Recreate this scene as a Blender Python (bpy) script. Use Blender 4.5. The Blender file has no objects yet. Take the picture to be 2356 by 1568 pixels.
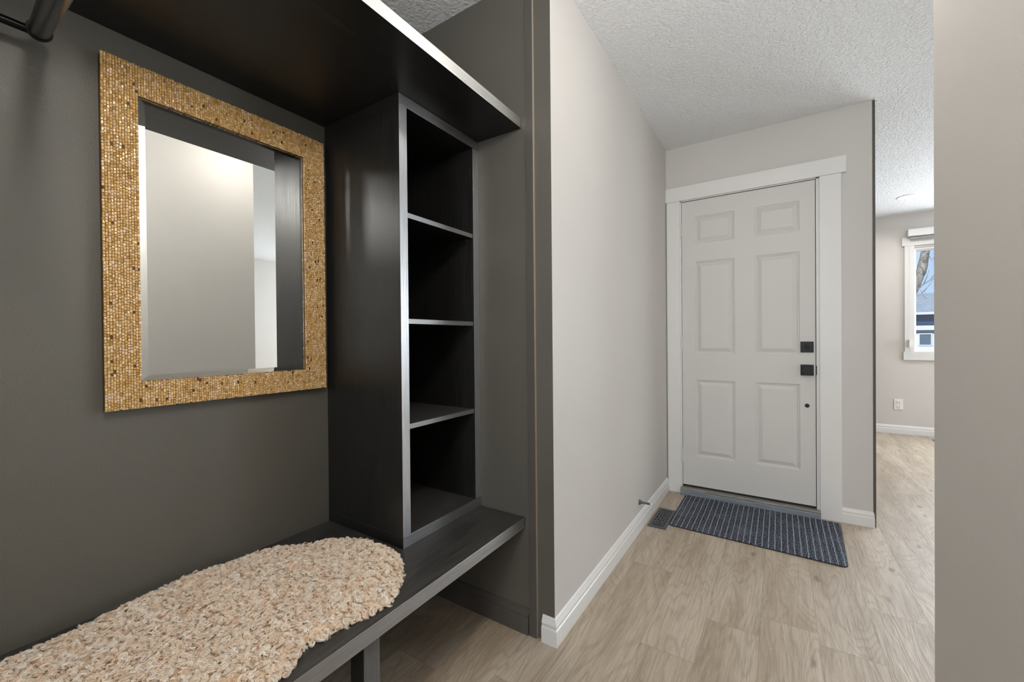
import bpy, bmesh, math, random
import numpy as np
from mathutils import Matrix, Vector, noise as mnoise
R = random.Random(7)
scene = bpy.context.scene
C = scene.collection

# ------------------------------------------------------------------ camera
cam_d = bpy.data.cameras.new('camera'); cam = bpy.data.objects.new('camera', cam_d); C.objects.link(cam)
cam_d.sensor_width = 36.0; cam_d.lens = 36.0 * 949.17 / 2356.0; cam_d.clip_start = 0.02; cam_d.clip_end = 200
rt = Vector((0.83907, 0.54395, -0.00883)); up = Vector((0.00388, 0.01024, 0.99994)); fw = Vector((-0.54401, 0.83905, -0.00649))
cam.matrix_world = Matrix(((rt.x, up.x, -fw.x, 0), (rt.y, up.y, -fw.y, 0), (rt.z, up.z, -fw.z, 1.10), (0, 0, 0, 1)))
scene.camera = cam

# ------------------------------------------------------------------ world, sun, daylight, exposure
vs = scene.view_settings
vs.view_transform = 'Standard'; vs.look = 'None'; vs.gamma = 1.0; vs.use_curve_mapping = False; vs.exposure = 0.0
world = bpy.data.worlds.new('sky'); scene.world = world; world.use_nodes = True
nt = world.node_tree; nt.nodes.clear()
o_ = nt.nodes.new('ShaderNodeOutputWorld'); bg = nt.nodes.new('ShaderNodeBackground')
tc = nt.nodes.new('ShaderNodeTexCoord'); sp = nt.nodes.new('ShaderNodeSeparateXYZ')
rp = nt.nodes.new('ShaderNodeValToRGB'); nz = nt.nodes.new('ShaderNodeTexNoise'); cr = nt.nodes.new('ShaderNodeValToRGB')
mx = nt.nodes.new('ShaderNodeMix'); mx.data_type = 'RGBA'
nt.links.new(tc.outputs['Generated'], sp.inputs[0]); nt.links.new(sp.outputs['Z'], rp.inputs[0])
rp.color_ramp.elements[0].position = 0.0; rp.color_ramp.elements[0].color = (0.62, 0.80, 1.0, 1)
rp.color_ramp.elements[1].position = 0.35; rp.color_ramp.elements[1].color = (0.16, 0.42, 0.95, 1)
nt.links.new(tc.outputs['Generated'], nz.inputs['Vector']); nz.inputs['Scale'].default_value = 5.0; nz.inputs['Detail'].default_value = 5
nt.links.new(nz.outputs['Fac'], cr.inputs[0]); cr.color_ramp.elements[0].position = 0.46; cr.color_ramp.elements[1].position = 0.62
nt.links.new(cr.outputs[0], mx.inputs[0]); nt.links.new(rp.outputs[0], mx.inputs[6]); mx.inputs[7].default_value = (0.95, 0.97, 1.0, 1)
nt.links.new(mx.outputs[2], bg.inputs[0]); bg.inputs[1].default_value = 1.0
nt.links.new(bg.outputs[0], o_.inputs[0])

def lamp(name, kind, loc, power, color, size=0.1, size_y=None, rot=(0, 0, 0), shape=None):
    d = bpy.data.lights.new(name, kind); d.energy = power; d.color = color
    if kind == 'AREA':
        d.shape = shape or ('RECTANGLE' if size_y else 'DISK'); d.size = size
        if size_y: d.size_y = size_y
    o = bpy.data.objects.new(name, d); C.objects.link(o); o.location = loc; o.rotation_euler = rot
    return o
PI = math.pi
sun = lamp('sun', 'SUN', (0, 0, 20), 3.0, (1.0, 0.95, 0.88), rot=(math.radians(52), 0, math.radians(-25))); sun.data.angle = 0.01
# daylight through the living room window (the part right of what the camera sees) and two added fills from unseen windows
lamp('window_daylight', 'AREA', (2.65, 6.17, 1.49), 123, (0.86, 0.935, 1.0), 1.9, 1.1, rot=(-PI / 2, 0, 0))
lamp('side_window_fill', 'AREA', (4.37, 4.95, 1.45), 52, (0.86, 0.935, 1.0), 1.1, 1.5, rot=(0, PI / 2, 0))
lamp('hall_window_fill', 'AREA', (-0.2, -2.57, 1.5), 38, (0.90, 0.955, 1.0), 0.9, 1.3, rot=(PI / 2, 0, 0))
LIVING_DOWNLIGHT_W, ENTRY_LAMP, HALL_FILL_LAMP = 7, 24, 96

# ------------------------------------------------------------------ helpers
def tag(o, label=None, cat=None, group=None, kind=None):
    if label: o['label'] = label
    if cat: o['category'] = cat
    if group: o['group'] = group
    if kind: o['kind'] = kind
    return o

class MB:
    def __init__(s): s.v = []; s.f = []; s.m = []
    def quad(s, a, b, c, d, m=0):
        n = len(s.v); s.v += [a, b, c, d]; s.f.append((n, n + 1, n + 2, n + 3)); s.m.append(m)
    def box(s, x0, x1, y0, y1, z0, z1, m=0, faces=None):
        n = len(s.v)
        s.v += [(x0, y0, z0), (x1, y0, z0), (x1, y1, z0), (x0, y1, z0), (x0, y0, z1), (x1, y0, z1), (x1, y1, z1), (x0, y1, z1)]
        F = {'-z': (0, 3, 2, 1), '+z': (4, 5, 6, 7), '-y': (0, 1, 5, 4), '+x': (1, 2, 6, 5), '+y': (2, 3, 7, 6), '-x': (3, 0, 4, 7)}
        for k, q in F.items():
            s.f.append(tuple(n + i for i in q)); s.m.append((faces or {}).get(k, m))
        return s
    def tube(s, pts, radii, seg=16, caps=True, m=0):
        pts = [Vector(p) for p in pts]
        if not hasattr(radii, '__len__'): radii = [radii] * len(pts)
        n0 = len(s.v); ref = None
        for i, p in enumerate(pts):
            t = (pts[min(i + 1, len(pts) - 1)] - pts[max(i - 1, 0)]).normalized()
            if ref is None:
                ref = t.orthogonal().normalized()
            u = (ref - t * ref.dot(t)).normalized(); ref = u; w = t.cross(u)
            for k in range(seg):
                a = 2 * PI * k / seg
                s.v.append(tuple(p + (u * math.cos(a) + w * math.sin(a)) * radii[i]))
        for i in range(len(pts) - 1):
            for k in range(seg):
                a = n0 + i * seg + k; b = n0 + i * seg + (k + 1) % seg
                s.f.append((a, b, b + seg, a + seg)); s.m.append(m)
        if caps:
            s.f.append(tuple(n0 + k for k in reversed(range(seg)))); s.m.append(m)
            l = n0 + (len(pts) - 1) * seg
            s.f.append(tuple(l + k for k in range(seg))); s.m.append(m)
        return s
    def sweep(s, prof, path, m=0, close=True):
        """prof: list of (outward, height); path: list of ((x,y),(nx,ny)) where n scales outward offset"""
        n0 = len(s.v); k = len(prof)
        for (x, y), (nx, ny) in path:
            for o, z in prof: s.v.append((x + nx * o, y + ny * o, z))
        for i in range(len(path) - 1):
            for j in range(k):
                a = n0 + i * k + j; b = n0 + i * k + (j + 1) % k
                s.f.append((a, a + k, b + k, b)); s.m.append(m)
        s.f.append(tuple(n0 + j for j in range(k))); s.m.append(m)
        l = n0 + (len(path) - 1) * k
        s.f.append(tuple(l + j for j in reversed(range(k)))); s.m.append(m)
        return s
    def build(s, name, mats, parent=None, bevel=0, smooth=False, segs=2, fix=True):
        me = bpy.data.meshes.new(name); me.from_pydata([tuple(v) for v in s.v], [], s.f)
        mats = mats if isinstance(mats, (list, tuple)) else [mats]
        for q in mats: me.materials.append(q)
        me.polygons.foreach_set('material_index', s.m)
        if fix:
            b = bmesh.new(); b.from_mesh(me); bmesh.ops.recalc_face_normals(b, faces=b.faces); b.to_mesh(me); b.free()
        if smooth:
            me.polygons.foreach_set('use_smooth', [True] * len(me.polygons))
        me.update()
        o = bpy.data.objects.new(name, me); C.objects.link(o)
        if parent: o.parent = parent; o.matrix_parent_inverse = parent.matrix_world.inverted()
        if bevel:
            bv = o.modifiers.new('bevel', 'BEVEL'); bv.width = bevel; bv.segments = segs; bv.limit_method = 'ANGLE'; bv.angle_limit = math.radians(50)
            bv.harden_normals = False
        return o

def empty(name, loc, label, cat, group=None, kind=None):
    o = bpy.data.objects.new(name, None); C.objects.link(o); o.location = loc; o.empty_display_size = 0.05
    o.matrix_world = Matrix.Translation(loc)
    return tag(o, label, cat, group, kind)

def smooth_by_angle(o, ang=35):
    b = bmesh.new(); b.from_mesh(o.data)
    for f in b.faces: f.smooth = True
    for e in b.edges:
        if len(e.link_faces) == 2 and e.calc_face_angle(0) > math.radians(ang): e.smooth = False
    b.to_mesh(o.data); b.free(); return o

# ------------------------------------------------------------------ materials
def srgb(r, g, b):
    f = lambda c: (c / 255 / 12.92) if c / 255 <= 0.04045 else ((c / 255 + 0.055) / 1.055) ** 2.4
    return (f(r), f(g), f(b), 1)
def mat(name, col, rough=0.5, metal=0.0, spec=0.5, coat=0.0):
    m = bpy.data.materials.new(name); m.use_nodes = True
    b = m.node_tree.nodes['Principled BSDF']
    b.inputs['Base Color'].default_value = col if len(col) == 4 else (*col, 1)
    b.inputs['Roughness'].default_value = rough; b.inputs['Metallic'].default_value = metal
    b.inputs['Specular IOR Level'].default_value = spec; b.inputs['Coat Weight'].default_value = coat
    return m, m.node_tree, b
def N(nt, t, **kw):
    n = nt.nodes.new(t)
    for k, v in kw.items():
        if k in n.inputs: n.inputs[k].default_value = v
        else: setattr(n, k, v)
    return n
def link(nt, a, b): nt.links.new(a, b)
def obj_coords(nt, scale=(1, 1, 1), loc=(0, 0, 0)):
    g = N(nt, 'ShaderNodeNewGeometry'); mp = N(nt, 'ShaderNodeMapping')
    mp.inputs['Scale'].default_value = scale; mp.inputs['Location'].default_value = loc
    link(nt, g.outputs['Position'], mp.inputs[0]); return mp.outputs[0]
def mix(nt, fac, a, b, mode='MIX'):
    m = N(nt, 'ShaderNodeMix', data_type='RGBA', blend_type=mode)
    for s, v in ((0, fac), (6, a), (7, b)):
        if isinstance(v, (int, float, tuple)): m.inputs[s].default_value = v
        else: link(nt, v, m.inputs[s])
    return m.outputs[2]
def ramp(nt, src, p0, p1, c0=(0, 0, 0, 1), c1=(1, 1, 1, 1)):
    r = N(nt, 'ShaderNodeValToRGB'); link(nt, src, r.inputs[0])
    r.color_ramp.elements[0].position = p0; r.color_ramp.elements[1].position = p1
    r.color_ramp.elements[0].color = c0; r.color_ramp.elements[1].color = c1
    return r.outputs[0]
def math_(nt, op, a, b=0.0, c=None):
    m = N(nt, 'ShaderNodeMath', operation=op)
    for i, v in enumerate((a, b) if c is None else (a, b, c)):
        if isinstance(v, (int, float)): m.inputs[i].default_value = v
        else: link(nt, v, m.inputs[i])
    return m.outputs[0]
def bump(nt, b, h, dist, strength=1.0):
    n = N(nt, 'ShaderNodeBump'); n.inputs['Strength'].default_value = strength; n.inputs['Distance'].default_value = dist
    link(nt, h, n.inputs['Height']); link(nt, n.outputs[0], b.inputs['Normal'])

def paint(name, col, rough, dist=0.0006, scale=260, spec=0.35, var=0.03):
    m, nt, b = mat(name, col, rough, spec=spec)
    v = obj_coords(nt)
    n = N(nt, 'ShaderNodeTexNoise', Scale=scale, Detail=3.0, Roughness=0.6); link(nt, v, n.inputs['Vector'])
    bump(nt, b, n.outputs['Fac'], dist)
    n2 = N(nt, 'ShaderNodeTexNoise', Scale=2.5, Detail=2.0); link(nt, v, n2.inputs['Vector'])
    lo = tuple(c * (1 - var) for c in col[:3]) + (1,); hi = tuple(min(1, c * (1 + var)) for c in col[:3]) + (1,)
    link(nt, mix(nt, n2.outputs['Fac'], lo, hi), b.inputs['Base Color'])
    return m
M_wall = paint('wall_greige_paint', srgb(202, 199, 195), 0.55)
M_far = paint('wall_pale_paint', srgb(208, 203, 198), 0.6)
M_beige = paint('wall_beige_paint', srgb(210, 206, 200), 0.6, var=0.02)
M_trim = paint('white_trim_paint', srgb(222, 221, 219), 0.32, dist=0.0002, scale=90, spec=0.5, var=0.01)
M_door = paint('white_door_paint', srgb(206, 204, 201), 0.5, dist=0.00015, scale=120, spec=0.5, var=0.01)
M_darktrim = paint('charcoal_trim_paint', srgb(80, 76, 71), 0.38, dist=0.0003, scale=140, spec=0.45, var=0.06)

# dark closet paint with a faint pale scuff
def dark_wall():
    m, nt, b = mat('charcoal_wall_paint', srgb(76, 73, 67), 0.36, spec=0.5)
    v = obj_coords(nt)
    n = N(nt, 'ShaderNodeTexNoise', Scale=330.0, Detail=3.0, Roughness=0.6); link(nt, v, n.inputs['Vector'])
    bump(nt, b, n.outputs['Fac'], 0.0011)
    g = N(nt, 'ShaderNodeNewGeometry')
    vm = N(nt, 'ShaderNodeVectorMath', operation='DISTANCE'); link(nt, g.outputs['Position'], vm.inputs[0]); vm.inputs[1].default_value = (-1.40, 0.195, 1.665)
    near = ramp(nt, vm.outputs['Value'], 0.0, 0.075, (1, 1, 1, 1), (0, 0, 0, 1))
    w = N(nt, 'ShaderNodeTexNoise', Scale=14.0, Detail=2.5, Distortion=2.2); link(nt, v, w.inputs['Vector'])
    line = ramp(nt, math_(nt, 'ABSOLUTE', math_(nt, 'SUBTRACT', w.outputs['Fac'], 0.5)), 0.0, 0.022, (1, 1, 1, 1), (0, 0, 0, 1))
    f = math_(nt, 'MULTIPLY', math_(nt, 'MULTIPLY', near, line), 0.28)
    n2 = N(nt, 'ShaderNodeTexNoise', Scale=3.0, Detail=2.0); link(nt, v, n2.inputs['Vector'])
    base = mix(nt, n2.outputs['Fac'], srgb(86, 83, 76), srgb(93, 90, 83))
    link(nt, mix(nt, f, base, srgb(120, 132, 130)), b.inputs['Base Color'])
    return m
M_dark = dark_wall()

def ceiling_mat():
    m, nt, b = mat('knockdown_ceiling', srgb(245, 247, 249), 0.85, spec=0.2)
    v = obj_coords(nt)
    n = N(nt, 'ShaderNodeTexNoise', Scale=62.0, Detail=4.0, Roughness=0.62, Distortion=0.4); link(nt, v, n.inputs['Vector'])
    h = ramp(nt, n.outputs['Fac'], 0.40, 0.64)
    n3 = N(nt, 'ShaderNodeTexNoise', Scale=190.0, Detail=3.0); link(nt, v, n3.inputs['Vector'])
    hh = math_(nt, 'ADD', h, math_(nt, 'MULTIPLY', n3.outputs['Fac'], 0.5))
    bump(nt, b, hh, 0.0038)
    return m
M_ceil = ceiling_mat()

def laminate(name, axis, base=(0.0095, 0.0092, 0.0085), rough=0.36, spec=0.5, grain=0.6):
    m, nt, b = mat(name, base, rough, spec=spec)
    sc = {'x': (3, 90, 90), 'y': (90, 3, 90), 'z': (90, 90, 3)}[axis]
    v = obj_coords(nt, sc)
    n = N(nt, 'ShaderNodeTexNoise', Scale=2.2, Detail=5.0, Roughness=0.65, Distortion=0.6); link(nt, v, n.inputs['Vector'])
    h = ramp(nt, n.outputs['Fac'], 0.35, 0.7)
    lo = tuple(c * (1 - 0.35 * grain) for c in base) + (1,); hi = tuple(c * (1 + 1.3 * grain) for c in base) + (1,)
    link(nt, mix(nt, h, lo, hi), b.inputs['Base Color'])
    link(nt, ramp(nt, n.outputs['Fac'], 0.2, 0.9, (rough * 0.8,) * 3 + (1,), (min(1, rough * 1.35),) * 3 + (1,)), b.inputs['Roughness'])
    bump(nt, b, n.outputs['Fac'], 0.0006)
    return m
L_y = laminate('black_brown_laminate_lengthwise', 'y'); L_z = laminate('black_brown_laminate_upright', 'z'); L_x = laminate('black_brown_laminate_crosswise', 'x')
L_top = laminate('black_brown_laminate_pale_top', 'y', base=(0.028, 0.026, 0.024), rough=0.42, grain=1.0)  # paler, grainier laminate on the upward faces
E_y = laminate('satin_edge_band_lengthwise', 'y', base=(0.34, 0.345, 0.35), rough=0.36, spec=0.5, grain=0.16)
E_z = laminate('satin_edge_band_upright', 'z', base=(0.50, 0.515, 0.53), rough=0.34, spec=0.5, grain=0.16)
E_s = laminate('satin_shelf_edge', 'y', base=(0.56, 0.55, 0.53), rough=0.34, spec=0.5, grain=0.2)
E_leg_lit = laminate('satin_leg_face_lit', 'z', base=(0.085, 0.083, 0.083), rough=0.40, spec=0.5, grain=0.3)  # plain laminate, front face lightened to carry the room's reflection
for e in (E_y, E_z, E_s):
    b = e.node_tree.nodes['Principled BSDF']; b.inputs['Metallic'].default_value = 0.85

def floor_mat():
    m, nt, b = mat('pale_oak_vinyl_plank', (0.5, 0.4, 0.3, 1), 0.42, spec=0.4)
    g = N(nt, 'ShaderNodeNewGeometry'); s = N(nt, 'ShaderNodeSeparateXYZ'); link(nt, g.outputs['Position'], s.inputs[0])
    W, Lg = 0.18, 1.22
    rx = math_(nt, 'DIVIDE', math_(nt, 'ADD', s.outputs['X'], 20.045), W); row = math_(nt, 'FLOOR', rx)
    wn = N(nt, 'ShaderNodeTexWhiteNoise', noise_dimensions='1D'); link(nt, row, wn.inputs['W'])
    ry = math_(nt, 'ADD', math_(nt, 'DIVIDE', math_(nt, 'ADD', s.outputs['Y'], 20.0), Lg), wn.outputs['Value']); col = math_(nt, 'FLOOR', ry)
    cb = N(nt, 'ShaderNodeCombineXYZ'); link(nt, row, cb.inputs[0]); link(nt, col, cb.inputs[1])
    w2 = N(nt, 'ShaderNodeTexWhiteNoise', noise_dimensions='3D'); link(nt, cb.outputs[0], w2.inputs['Vector'])
    fx = math_(nt, 'FRACT', rx); fy = math_(nt, 'FRACT', ry)
    ex = math_(nt, 'MULTIPLY', math_(nt, 'MINIMUM', fx, math_(nt, 'SUBTRACT', 1.0, fx)), W)
    ey = math_(nt, 'MULTIPLY', math_(nt, 'MINIMUM', fy, math_(nt, 'SUBTRACT', 1.0, fy)), Lg)
    edge = math_(nt, 'MINIMUM', ex, ey)
    seam = ramp(nt, edge, 0.0006, 0.0016, (1, 1, 1, 1), (0, 0, 0, 1))
    # per-plank shifted coordinates
    off = N(nt, 'ShaderNodeVectorMath', operation='SCALE'); link(nt, w2.outputs['Color'], off.inputs[0]); off.inputs['Scale'].default_value = 37.0
    add = N(nt, 'ShaderNodeVectorMath', operation='ADD'); link(nt, g.outputs['Position'], add.inputs[0]); link(nt, off.outputs[0], add.inputs[1])
    def mapped(sc):
        mp = N(nt, 'ShaderNodeMapping'); mp.inputs['Scale'].default_value = sc; link(nt, add.outputs[0], mp.inputs[0]); return mp.outputs[0]
    # cathedral rings: contour lines of a stretched noise
    big = N(nt, 'ShaderNodeTexNoise', Scale=1.0, Detail=2.0, Roughness=0.45, Distortion=0.35); link(nt, mapped((7.0, 1.3, 1)), big.inputs['Vector'])
    rings = math_(nt, 'SINE', math_(nt, 'MULTIPLY', big.outputs['Fac'], 120.0))
    fine = N(nt, 'ShaderNodeTexNoise', Scale=1.0, Detail=6.0, Roughness=0.7); link(nt, mapped((230.0, 7.0, 1)), fine.inputs['Vector'])
    pores = N(nt, 'ShaderNodeTexNoise', Scale=1.0, Detail=3.0, Roughness=0.6); link(nt, mapped((420.0, 22.0, 1)), pores.inputs['Vector'])
    blot = N(nt, 'ShaderNodeTexNoise', Scale=1.0, Detail=3.0, Roughness=0.5); link(nt, mapped((11.0, 1.7, 1)), blot.inputs['Vector'])
    c = mix(nt, ramp(nt, blot.outputs['Fac'], 0.36, 0.64), srgb(165, 148, 127), srgb(192, 177, 158))
    c = mix(nt, math_(nt, 'MULTIPLY', ramp(nt, rings, 0.2, 1.0), 0.26), c, srgb(132, 113, 92))
    c = mix(nt, math_(nt, 'MULTIPLY', ramp(nt, fine.outputs['Fac'], 0.46, 0.66), 0.55), c, srgb(136, 118, 99))
    c = mix(nt, math_(nt, 'MULTIPLY', ramp(nt, pores.outputs['Fac'], 0.56, 0.70), 0.28), c, srgb(210, 199, 184))
    # knots
    vk = N(nt, 'ShaderNodeTexVoronoi', voronoi_dimensions='2D', Scale=1.0, Randomness=1.0); link(nt, mapped((4.4, 1.7, 0.0)), vk.inputs['Vector'])
    kw = N(nt, 'ShaderNodeTexNoise', Scale=1.0, Detail=3.0); link(nt, mapped((60.0, 22.0, 1)), kw.inputs['Vector'])
    kn = ramp(nt, math_(nt, 'ADD', vk.outputs['Distance'], math_(nt, 'MULTIPLY', math_(nt, 'SUBTRACT', kw.outputs['Fac'], 0.5), 0.14)), 0.006, 0.062, (1, 1, 1, 1), (0, 0, 0, 1))
    kr = math_(nt, 'GREATER_THAN', N_sep(nt, vk.outputs['Color']), 0.5)
    kmask = math_(nt, 'MULTIPLY', math_(nt, 'MULTIPLY', kn, kr), 0.75)
    c = mix(nt, kmask, c, srgb(112, 98, 84))
    # plank tone
    tone = N(nt, 'ShaderNodeHueSaturation'); link(nt, c, tone.inputs['Color'])
    link(nt, math_(nt, 'ADD', 0.93, math_(nt, 'MULTIPLY', w2.outputs['Value'], 0.08)), tone.inputs['Value']); tone.inputs['Saturation'].default_value = 0.95
    c = mix(nt, math_(nt, 'MULTIPLY', seam, 0.30), tone.outputs[0], srgb(120, 104, 88))
    link(nt, c, b.inputs['Base Color'])
    h = math_(nt, 'ADD', fine.outputs['Fac'], math_(nt, 'MULTIPLY', rings, 0.10))
    bump(nt, b, h, 0.0010)
    link(nt, ramp(nt, fine.outputs['Fac'], 0.3, 0.8, (0.36,) * 3 + (1,), (0.52,) * 3 + (1,)), b.inputs['Roughness'])
    return m
def N_sep(nt, col):
    s = N(nt, 'ShaderNodeSeparateColor'); link(nt, col, s.inputs[0]); return s.outputs[0]
M_floor = floor_mat()

def mirror_frame_mat():
    m, nt, b = mat('gold_woven_mosaic', (0.6, 0.42, 0.18, 1), 0.34, metal=0.15, spec=0.6)
    g = N(nt, 'ShaderNodeNewGeometry')
    r = N(nt, 'ShaderNodeValToRGB'); link(nt, g.outputs['Random Per Island'], r.inputs[0])
    els = r.color_ramp.elements; els[0].position = 0.0; els[0].color = srgb(176, 136, 82); els[1].position = 1.0; els[1].color = srgb(226, 200, 172)
    for p, c_ in ((0.12, srgb(196, 154, 90)), (0.35, srgb(204, 164, 102)), (0.6, srgb(214, 176, 116)), (0.82, srgb(220, 188, 140))):
        e = els.new(p); e.color = c_
    link(nt, r.outputs[0], b.inputs['Base Color'])
    return m
M_gold = mirror_frame_mat()
M_goldback = mat('dark_bronze_backing', srgb(92, 62, 26), 0.5, metal=0.2)[0]
M_mirror = mat('mirror_silver', (0.90, 0.92, 0.91, 1), 0.0, metal=1.0)[0]
M_black = mat('black_metal', (0.009, 0.0095, 0.011, 1), 0.42, spec=0.3)[0]
M_rod = mat('black_steel_tube', (0.003, 0.003, 0.0035, 1), 0.26, spec=0.22)[0]
M_gap = mat('black_gap_fill', (0.01, 0.01, 0.011, 1), 0.7)[0]
M_vent = mat('gunmetal_register', srgb(86, 88, 92), 0.45, metal=0.3)[0]
M_duct = mat('duct_shadow_black', (0.006, 0.006, 0.006, 1), 0.8)[0]
M_plastic = mat('white_plastic', srgb(232, 230, 226), 0.35)[0]
M_slot = mat('socket_slot', srgb(60, 58, 56), 0.6)[0]
M_raw = mat('raw_timber_edge', srgb(160, 147, 130), 0.6)[0]
M_blind = mat('white_blind_aluminium', srgb(222, 221, 219), 0.4)[0]
M_blindgrey = mat('grey_blind_fabric', srgb(150, 150, 150), 0.7)[0]
M_vinyl = mat('white_vinyl_window', srgb(240, 241, 242), 0.3)[0]
M_nickel = mat('steel_pin', srgb(190, 190, 190), 0.25, metal=1.0)[0]
def sill_mat(name, c1, c2, metal):
    m, nt, b = mat(name, c1, 0.4, metal=metal)
    n = N(nt, 'ShaderNodeTexNoise', Scale=3.0, Detail=5.0); link(nt, obj_coords(nt, (3, 60, 60)), n.inputs['Vector'])
    link(nt, mix(nt, ramp(nt, n.outputs['Fac'], 0.35, 0.65), c1, c2), b.inputs['Base Color']); return m
M_sill = sill_mat('worn_aluminium_sill', srgb(168, 165, 160), srgb(128, 122, 112), 0.3)
M_sillface = sill_mat('grey_threshold_face', srgb(138, 146, 154), srgb(118, 126, 134), 0.0)
def glass():
    m = bpy.data.materials.new('window_glass'); m.use_nodes = True; nt = m.node_tree; nt.nodes.clear()
    o = N(nt, 'ShaderNodeOutputMaterial'); t = N(nt, 'ShaderNodeBsdfTransparent'); gl = N(nt, 'ShaderNodeBsdfGlossy', Roughness=0.0)
    mxs = N(nt, 'ShaderNodeMixShader'); fr = N(nt, 'ShaderNodeFresnel', IOR=1.45); t.inputs[0].default_value = (0.97, 0.985, 1, 1)
    link(nt, fr.outputs[0], mxs.inputs[0]); link(nt, t.outputs[0], mxs.inputs[1]); link(nt, gl.outputs[0], mxs.inputs[2]); link(nt, mxs.outputs[0], o.inputs[0])
    return m
M_glass = glass()
def emit(name, col, s):
    m = bpy.data.materials.new(name); m.use_nodes = True; b = m.node_tree.nodes['Principled BSDF']
    b.inputs['Emission Color'].default_value = (*col, 1); b.inputs['Emission Strength'].default_value = s; return m
M_led = emit('lit_led_lens', (1, 0.97, 0.92), 6.0)

# ------------------------------------------------------------------ room shell
XL, XB, XR, YE, YD, YW, H = -0.68, -1.40, 0.326, 1.315, 3.10, 6.20, 2.435
XF, YB = 4.40, -2.60
S = lambda o, label, cat: tag(o, label, cat, kind='structure')
S(MB().box(XB - .12, XF + .12, YB - .12, YW + .15, -.12, 0).build('floor', M_floor), 'pale oak vinyl plank floor running from the closet to the living room', 'floor')
S(MB().box(XB - .12, XF + .12, YB - .12, YW + .15, H, H + .15).build('ceiling', M_ceil), 'white knockdown-textured ceiling over the entry', 'ceiling')
S(MB().box(XB - .12, XB, YB, YE + .12, 0, H).build('wall_closet_back', M_dark), 'charcoal painted back wall of the closet nook behind the mirror', 'wall')
S(MB().box(XB, XL - .12, YE, YE + .12, 0, H).box(XL - .12, XL, YE, YD, 0, H, 0, {'-y': 1}).build('wall_left', [M_wall, M_dark]) if False else
  MB().box(XB, XL - .12, YE, YE + .12, 0, H, 1).box(XL - .12, XL, YE, YD, 0, H, 0, {'-y': 1}).build('wall_left', [M_wall, M_dark]),
  'pale greige wall from the closet corner to the front door, charcoal on its closet end', 'wall')
DX0, DX1, DZ = -0.585, 0.196, 2.055          # rough opening seen between the casings
S(MB().box(XL - .12, DX0 - .012, YD, YD + .15, 0, H).box(DX1 + .012, 0.448, YD, YD + .15, 0, H).box(DX0 - .012, DX1 + .012, YD, YD + .15, DZ + .012, H).build('wall_front', M_wall),
  'pale greige wall holding the white front door', 'wall')
S(MB().box(0.448, 0.460, YD - .002, YW, 0.0, H).build('wall_side', M_darktrim), 'charcoal painted end of the door wall, seen as a thin dark strip', 'wall')
WX0, WX1, WZ0, WZ1 = 1.235, 3.70, 0.925, 2.055
S(MB().box(0.30, WX0, YW, YW + .15, 0, H).box(WX1, XF + .12, YW, YW + .15, 0, H).box(WX0, WX1, YW, YW + .15, 0, WZ0).box(WX0, WX1, YW, YW + .15, WZ1, H).build('wall_window', M_far),
  'pale grey living room wall with the window', 'wall')
S(MB().box(XF, XF + .12, 1.30, 4.18, 0, H).box(XF, XF + .12, 5.72, YW, 0, H).box(XF, XF + .12, 4.18, 5.72, 0, .88).box(XF, XF + .12, 4.18, 5.72, 2.02, H).build('wall_far_right', M_far), 'pale living room side wall seen only in the mirror', 'wall')
S(MB().box(XR, XR + .115, YB, 1.446, 0, H).box(XR + .115, XF, 1.33, 1.446, 0, H).build('wall_right', M_beige), 'beige hall wall close to the camera at the right edge', 'wall')
S(MB().box(XB - .12, -.67, YB - .12, YB, 0, H).box(.27, XR + .115, YB - .12, YB, 0, H).box(-.67, .27, YB - .12, YB, 0, .84).box(-.67, .27, YB - .12, YB, 2.16, H).build('wall_behind', M_beige), 'beige hall wall behind the camera', 'wall')
S(MB().box(XB, XL - .12, -1.45, -1.33, 0, H, 1).box(XL - .12, XL, YB, -1.33, 0, H, 0, {'+y': 1}).build('wall_closet_near', [M_wall, M_dark]), 'near end wall of the closet nook behind the camera', 'wall')

# baseboards
BP = [(0, 0), (.0145, 0), (.0145, .050), (.0135, .056), (.0105, .060), (.0105, .066), (.0120, .070), (.0095, .078), (.0060, .084), (.0050, .090), (0, .0945)]
BP2 = [(0, 0), (.0145, 0), (.0145, .052), (.0115, .058), (.0115, .064), (.0125, .069), (.0075, .078), (.0045, .085), (0, .087)]
def baseboard(name, path, m, label, prof=BP):
    o = MB().sweep(prof, path).build(name, m); smooth_by_angle(o, 25); return S(o, label, 'baseboard')
baseboard('baseboard_left', [((-.728, YE), (0, -1)), ((XL, YE), (1, -1)), ((XL, YD - .002), (1, 0))], M_trim, 'white baseboard along the greige wall, wrapping its closet corner')
baseboard('baseboard_front', [((.3065, YD), (0, -1)), ((.4485, YD), (.3, -1))], M_trim, 'short white baseboard right of the front door', BP2)
baseboard('baseboard_window', [((0.462, YW), (0, -1)), ((XF, YW), (0, -1))], M_trim, 'white baseboard under the living room window')
baseboard('baseboard_closet', [((XB, -1.33), (1, 0)), ((XB, YE), (1, -1)), ((-.784, YE), (0, -1))], M_darktrim, 'charcoal baseboard inside the closet nook')
# closet end trim board with its bare right edge
o = MB().box(-.7815, -.7475, YE - .0115, YE + .001, 0, H, 0, {'+x': 1}).build('trim_1', [M_darktrim, M_raw], bevel=.0012)
S(o, 'charcoal upright trim board with a bare wood edge at the closet corner', 'trim')
# thin dark paint reveal on the door wall corner sits above the baseboard (part of wall_side)

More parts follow.
